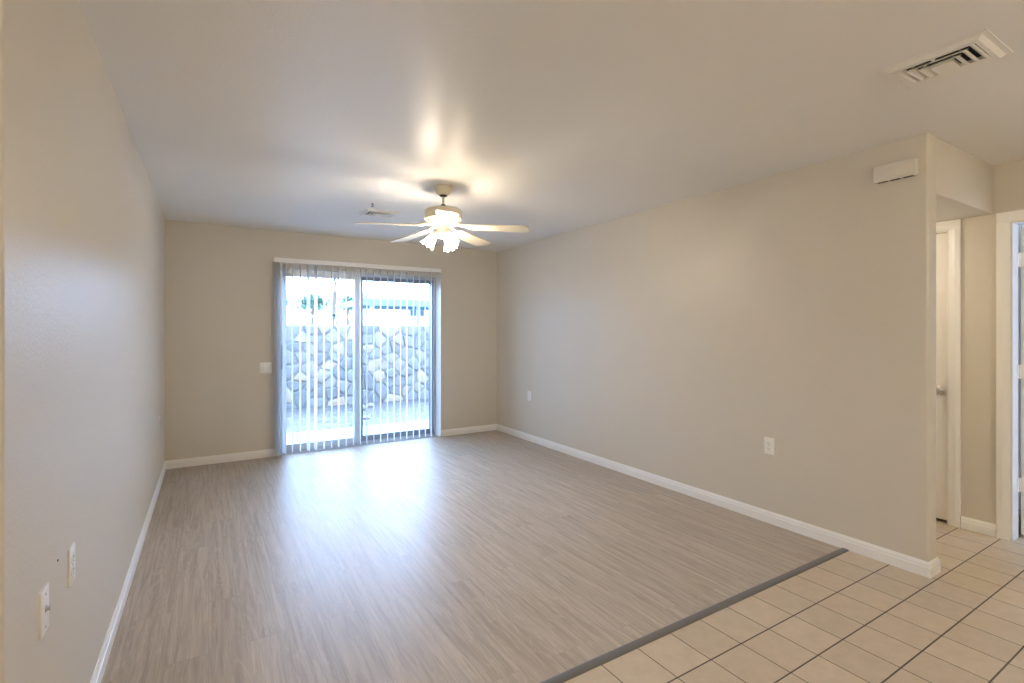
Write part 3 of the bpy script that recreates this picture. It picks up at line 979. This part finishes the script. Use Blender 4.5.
for k in range(3):
    a_ = view + math.radians(32 + 120 * k)
    bm = bmesh.new()
    add_tube(bm, [(0.030, 0, -0.350), (0.050, 0, -0.350), (0.060, 0, -0.356)], 0.012, 12)
    add_lathe(bm, [(0.016, 0.012), (0.024, 0.006), (0.026, -0.008), (0.024, -0.014)], 20, Matrix.Translation((0.060, 0, -0.358)) @ Matrix.Rotation(math.radians(-34), 4, 'Y'))
    arm = obj('light_arm', bm, M['fan'], fan, True)
    arm.rotation_euler = (0, 0, a_)
    if first is None:
        first = obj('lamp_shade', shade_bm(), M['shade'], arm, True)
        bm = bmesh.new(); add_lathe(bm, [(0.010, -0.015), (0.014, -0.03), (0.022, -0.055), (0.022, -0.068), (0.014, -0.082), (0.004, -0.087)], 20)
        fb = obj('bulb', bm, M['bulb'], arm, True)
        s_, b_ = first, fb
    else:
        s_ = first.copy(); C.objects.link(s_); s_.parent = arm
        b_ = fb.copy(); C.objects.link(b_); b_.parent = arm
    for q in (s_, b_):
        q.location = (0.063, 0, -0.362)
        q.rotation_euler = (0, math.radians(-34), 0)
        q.scale = (0.92, 0.92, 0.90)
for a_, l_ in ((view + 2.75, 0.10), (view + 2.3, 0.08)):
    bm = bmesh.new()
    x_, y_ = 0.05 * math.cos(a_), 0.05 * math.sin(a_)
    add_tube(bm, [(x_, y_, -0.352), (x_ * 1.15, y_ * 1.15, -0.358), (x_ * 1.15, y_ * 1.15, -0.36 - l_)], 0.0012, 6)
    add_lathe(bm, [(0.002, 0), (0.005, -0.008), (0.004, -0.02), (0.001, -0.022)], 12, Matrix.Translation((x_ * 1.15, y_ * 1.15, -0.36 - l_)))
    obj('pull_chain', bm, M['rod'], fan, True)

# ------------------------------------------------------------------ globe lamps added out of view to light the near room
for x_, y_, lb in ((-1.15, -0.45, 'added white globe fill lamp, unseen in the kitchen round the corner of the left wall'), (2.75, -1.75, 'added white globe fill lamp, unseen behind the viewer on the hall side, facing the ceiling vent')):
    t = thing('fill_pendant', lb, 'lamp', (x_, y_, H), 0, 'added globe fill lamps behind the viewer')
    bm = bmesh.new(); add_lathe(bm, [(0.065, 0), (0.065, -0.015), (0.05, -0.024), (0.01, -0.026)], 32)
    obj('canopy', bm, M['plate'], t, True)
    bm = bmesh.new(); add_lathe(bm, [(0.008, -0.02), (0.008, -0.22), (0.05, -0.225), (0.05, -0.26)], 24)
    obj('stem', bm, M['steel'], t, True)
    bm = bmesh.new(); add_lathe(bm, [(0.05, -0.24)] + [(0.14 * math.sin(a_), -0.37 + 0.14 * math.cos(a_)) for a_ in [0.37 + (PI - 0.42) * q / 16 for q in range(17)]], 36)
    obj('globe', bm, M['diffuser'], t, True)

t = thing('hall_fill_light', 'small flush dome light added out of view under the lowered hall ceiling', 'ceiling light', (3.93, 1.9, ZS))  # unseen dome, added to warm the hall door and wall
bm = bmesh.new(); add_lathe(bm, [(0.12, 0), (0.12, -0.02), (0.105, -0.024)], 32)
obj('base', bm, M['plate'], t, True)
bm = bmesh.new(); add_lathe(bm, [(0.108, -0.02), (0.10, -0.045), (0.07, -0.065), (0.02, -0.074), (0.004, -0.075)], 32)
obj('diffuser', bm, M['hall'], t, True)

# ------------------------------------------------------------------ outside
GZ = -0.10
struct('patio', box(-4, 8, YB + WT, 7.45, GZ - 0.1, -0.06, 0.006, 1), M['concrete'])
def ground(name, x0, x1, y0, y1, z, m):
    bm = bmesh.new()
    add_box(bm, x0, x1, y0, y1, z - 0.1, z)
    return struct(name, bm, m)
ground('ground', -8, 14, 7.45, 10.3, GZ, M['gravel'])
ground('ground_street', -40, 70, 10.3, 70, GZ - 0.02, M['asphalt'])

# stone wall: mortar core plus field stones set in its face
WX0, WX1, WY, WZ1 = -5.0, 11.0, 10.12, 1.47
def clip(poly, p, n):
    out = []
    for i in range(len(poly)):
        a, c = poly[i], poly[(i + 1) % len(poly)]
        da = (a[0] - p[0]) * n[0] + (a[1] - p[1]) * n[1]
        dc = (c[0] - p[0]) * n[0] + (c[1] - p[1]) * n[1]
        if da <= 0:
            out.append(a)
        if (da < 0 < dc) or (dc < 0 < da):
            k = da / (da - dc)
            out.append((a[0] + (c[0] - a[0]) * k, a[1] + (c[1] - a[1]) * k))
    return out
r2 = random.Random(11)
sites = []
row, z_ = 0, GZ + 0.06
while z_ < WZ1:
    x_ = WX0 + (row % 2) * 0.145
    while x_ < WX1:
        if r2.random() > 0.16: sites.append((x_ + r2.uniform(-0.11, 0.11), z_ + r2.uniform(-0.06, 0.06)))
        x_ += 0.29
    z_ += 0.175
    row += 1
bm = bmesh.new()
lay = bm.faces.layers.float.new('stone')
add_box(bm, WX0, WX1, WY - 0.02, WY + 0.28, GZ - 0.08, WZ1 - 0.01)
swall_core = struct('stone_wall', bm, M['mortar'])
tm = bmesh.new()
flay = tm.faces.layers.float.new('stone')
for i, s_ in enumerate(sites):
    poly = [(s_[0] - 0.5, s_[1] - 0.5), (s_[0] + 0.5, s_[1] - 0.5), (s_[0] + 0.5, s_[1] + 0.5), (s_[0] - 0.5, s_[1] + 0.5)]
    for j, q in enumerate(sites):
        if j == i:
            continue
        dx_, dz_ = q[0] - s_[0], q[1] - s_[1]
        dd = math.hypot(dx_, dz_)
        if dd > 0.9:
            continue
        n = (dx_ / dd, dz_ / dd)
        p = (s_[0] + dx_ / 2 - n[0] * 0.013, s_[1] + dz_ / 2 - n[1] * 0.013)
        poly = clip(poly, p, n)
        if len(poly) < 3:
            break
    for p, n in (((0, WZ1), (0, 1)), ((0, GZ - 0.05), (0, -1)), ((WX0, 0), (-1, 0)), ((WX1, 0), (1, 0))):
        if len(poly) >= 3:
            poly = clip(poly, p, n)
    if len(poly) < 3:
        continue
    cx = sum(p[0] for p in poly) / len(poly); cz = sum(p[1] for p in poly) / len(poly)
    dep = r2.uniform(0.025, 0.05)
    val = r2.random()
    lev = [(1.0, 0.0), (0.97, dep * 0.6), (0.86, dep * 0.92), (0.6, dep)]
    rings = [[tm.verts.new((cx + (x - cx) * k, WY - 0.015 - d_ + r2.uniform(-0.006, 0.006), cz + (z - cz) * k)) for x, z in poly] for k, d_ in lev]
    n = len(poly)
    fs = []
    for P, Q in zip(rings[:-1], rings[1:]):
        for a_ in range(n):
            fs.append(tm.faces.new((P[a_], P[(a_ + 1) % n], Q[(a_ + 1) % n], Q[a_])))
    fs.append(tm.faces.new(rings[-1]))
    for f in fs:
        f[flay] = val
obj('field_stones', tm, M['stone'], swall_core, True, 50)

# loose rocks on the gravel
r3 = random.Random(4)
def rock_bm(s):
    bm = bmesh.new()
    bmesh.ops.create_icosphere(bm, subdivisions=2, radius=s)
    for v in bm.verts:
        v.co *= 1 + r3.uniform(-0.16, 0.16)
        v.co.z *= 0.62
    return bm
rk = [(2.38, 9.25, 0.10, 'dark grey rock on the gravel close to the stone wall base'),
      (2.22, 8.25, 0.06, 'small dark rock on the gravel nearer the concrete patio'),
      (2.66, 9.55, 0.08, 'grey rock against the foot of the stone wall right of another rock')]
for x_, y_, s_, lb in rk:
    o = obj('rock', rock_bm(s_), M['rock'], None, True, 60)
    o.location = (x_, y_, GZ + s_ * 0.35)
    tag(o, lb, 'rock', 'loose yard rocks')

# trees beyond the wall
def leaves(bm, c, rad, n, s, rr):
    for _ in range(n):
        while True:
            p = Vector((rr.uniform(-1, 1), rr.uniform(-1, 1), rr.uniform(-1, 1)))
            if p.length < 1:
                break
        p = Vector((c[0] + p.x * rad[0], c[1] + p.y * rad[1], c[2] + p.z * rad[2]))
        d = Vector((rr.uniform(-1, 1), rr.uniform(-1, 1), rr.uniform(-1, 1))).normalized()
        u = d.cross(Vector((0.3, 0.2, 1))).normalized()
        w = d.cross(u)
        l_ = s * rr.uniform(0.7, 1.3)
        vs = [bm.verts.new(p), bm.verts.new(p + d * l_ * 0.5 + u * l_ * 0.28 + w * l_ * 0.05), bm.verts.new(p + d * l_), bm.verts.new(p + d * l_ * 0.5 - u * l_ * 0.28 + w * l_ * 0.05)]
        bm.faces.new(vs)
def tree(name, label, x, y, h, r, crowns, nleaf, ls, seed):
    rr = random.Random(seed)
    t = thing(name, label, 'tree', (x, y, GZ - 0.02))
    bm = bmesh.new()
    pts, rad = [], []
    for i in range(9):
        u = i / 8
        pts.append((rr.uniform(-0.05, 0.05) * h * 0.1, rr.uniform(-0.05, 0.05) * h * 0.1, h * u)); rad.append(r * (1 - 0.55 * u))
    pts[0] = (0, 0, -0.05)
    add_tube(bm, pts, r, 12, True, rad)
    for c in crowns:
        z0 = min(c[0][2] - 0.2, h * 0.95)
        add_tube(bm, [(pts[4][0], pts[4][1], max(0.3, z0 - 0.3)), (c[0][0] * 0.5, c[0][1] * 0.5, z0), tuple(c[0])], r * 0.3, 8, True, [r * 0.4, r * 0.3, r * 0.15])
    obj('trunk', bm, M['bark'], t, True)
    bm = bmesh.new()
    for c in crowns:
        leaves(bm, c[0], c[1], nleaf, ls, rr)
    obj('foliage', bm, M['leaf'], t)
    return t
tree('slender_tree', 'slender bare trunked tree rising behind the stone wall in the left pane', 2.74, 13.2, 3.8, 0.075,
     [((0.1, 0, 1.75), (0.2, 0.2, 0.12), ), ((-0.08, 0, 2.3), (0.14, 0.14, 0.35)), ((0.1, 0, 2.9), (0.22, 0.2, 0.3)), ((-0.1, 0.1, 3.7), (0.6, 0.6, 0.5))], 45, 0.07, 3)
for k, (x_, y_, w_, lb) in enumerate(((3.35, 30.5, 0.45, 'leafy green tree far beyond the wall at the left edge of the glass'),
                                 (5.3, 31.5, 0.95, 'broad leafy green tree far beyond the wall left of the slender trunk'),
                                 (7.35, 31.5, 0.42, 'leafy green tree far beyond the wall beside the centre door stile'))):
    tree('leafy_tree', lb, x_, y_, 2.9, 0.13, [((-w_ * 0.4, 0, 3.1), (w_ * 0.6, 0.6, 0.34)), ((w_ * 0.4, 0.1, 3.15), (w_ * 0.6, 0.6, 0.36)), ((0, 0, 3.3), (w_ * 0.6, 0.6, 0.34))], 260, 0.2, 20 + k)

# carport with a teal roof
cx0, cx1, cy0, cy1 = 6.55, 19.0, 25.0, 29.5
t = thing('carport', 'long open carport with teal metal roof beyond the stone wall', 'carport', (0, 0, 0))
bm = bmesh.new()
add_box(bm, cx0, cx1, cy0, cy0 + 0.06, 2.66, 3.0)
add_box(bm, cx0, cx1, cy1 - 0.06, cy1, 2.66, 3.0)
add_box(bm, cx0, cx0 + 0.06, cy0 + 0.06, cy1 - 0.06, 2.66, 3.0)
add_box(bm, cx1 - 0.06, cx1, cy0 + 0.06, cy1 - 0.06, 2.66, 3.0)
add_box(bm, cx0 + 0.06, cx1 - 0.06, cy0 + 0.06, cy1 - 0.06, 2.86, 2.92)
obj('roof', bm, M['teal'], t)
for x_ in (7.15, 10.9, 14.6, 18.4):
    for y_ in (cy0 + 0.6, cy1 - 0.6):
        obj('post', box(x_ - 0.06, x_ + 0.06, y_ - 0.06, y_ + 0.06, GZ - 0.02, 2.87), M['post'], t)

# parked cars
def car(label, x, y, rz, paint):
    t = thing('car', label, 'car', (x, y, GZ - 0.02), rz)
    bm = bmesh.new()
    side = [(-2.2, 0.35), (-2.22, 0.85), (-2.05, 1.0), (-1.0, 1.08), (1.9, 1.1), (2.15, 0.95), (2.2, 0.35)]
    add_prism(bm, [(x_, -0.9, z_) for x_, z_ in side], (0, 1.8, 0))
    bmesh.ops.bevel(bm, geom=bm.edges[:], offset=0.06, segments=3, affect='EDGES')
    obj('body', bm, M[paint], t, True, 35)
    bm = bmesh.new()
    cab = [(-1.15, 1.05), (-0.45, 1.62), (1.35, 1.66), (1.95, 1.08)]
    add_prism(bm, [(x_, -0.78, z_) for x_, z_ in cab], (0, 1.56, 0))
    bmesh.ops.bevel(bm, geom=bm.edges[:], offset=0.05, segments=2, affect='EDGES')
    obj('cabin_glass', bm, M['carglass'], t, True, 35)
    bm = bmesh.new()
    add_box(bm, -0.5, 1.42, -0.76, 0.76, 1.60, 1.70, 0.04, 2)
    for s in (-1, 1):
        for a_, c_ in (((-1.15, 1.06), (-0.45, 1.64)), ((1.95, 1.08), (1.38, 1.66)), ((0.4, 1.06), (0.4, 1.64))):
            add_tube(bm, [(a_[0], s * 0.775, a_[1]), (c_[0], s * 0.765, c_[1])], 0.04, 8)
    obj('roof', bm, M[paint], t, True, 35)
    for x_ in (-1.4, 1.4):
        for s in (-1, 1):
            bm = bmesh.new()
            add_lathe(bm, [(0.2, -0.11), (0.33, -0.11), (0.35, -0.06), (0.35, 0.06), (0.33, 0.11), (0.2, 0.11)], 24, Matrix.Translation((x_, s * 0.8, 0.35)) @ Matrix.Rotation(PI / 2, 4, 'X'))
            obj('wheel', bm, M['tyre'], t, True)
    return t
car('blue grey car parked under the left end of the carport', 9.0, 27.3, PI / 2, 'carpaint')
car('silver car parked under the far right part of the carport', 12.8, 27.3, PI / 2, 'carpaint2')

# pale building across the street
t = thing('building', 'long pale stucco building with flat roof far beyond the carport', 'building', (0, 0, 0))
obj('wall', box(-15, 45, 50, 60, GZ - 0.02, 5.0), M['stucco'], t)
obj('roof', box(-15.4, 45.4, 49.6, 60.4, 5.0, 5.25), M['stucco'], t)
for x_ in (18, 27, 36):
    f = obj('window', box(x_, x_ + 1.6, 49.94, 50.02, 2.9, 4.0), M['darkalu'], t)
    obj('pane', box(x_ + 0.08, x_ + 1.52, 49.925, 49.945, 2.98, 3.92), M['carglass'], f)
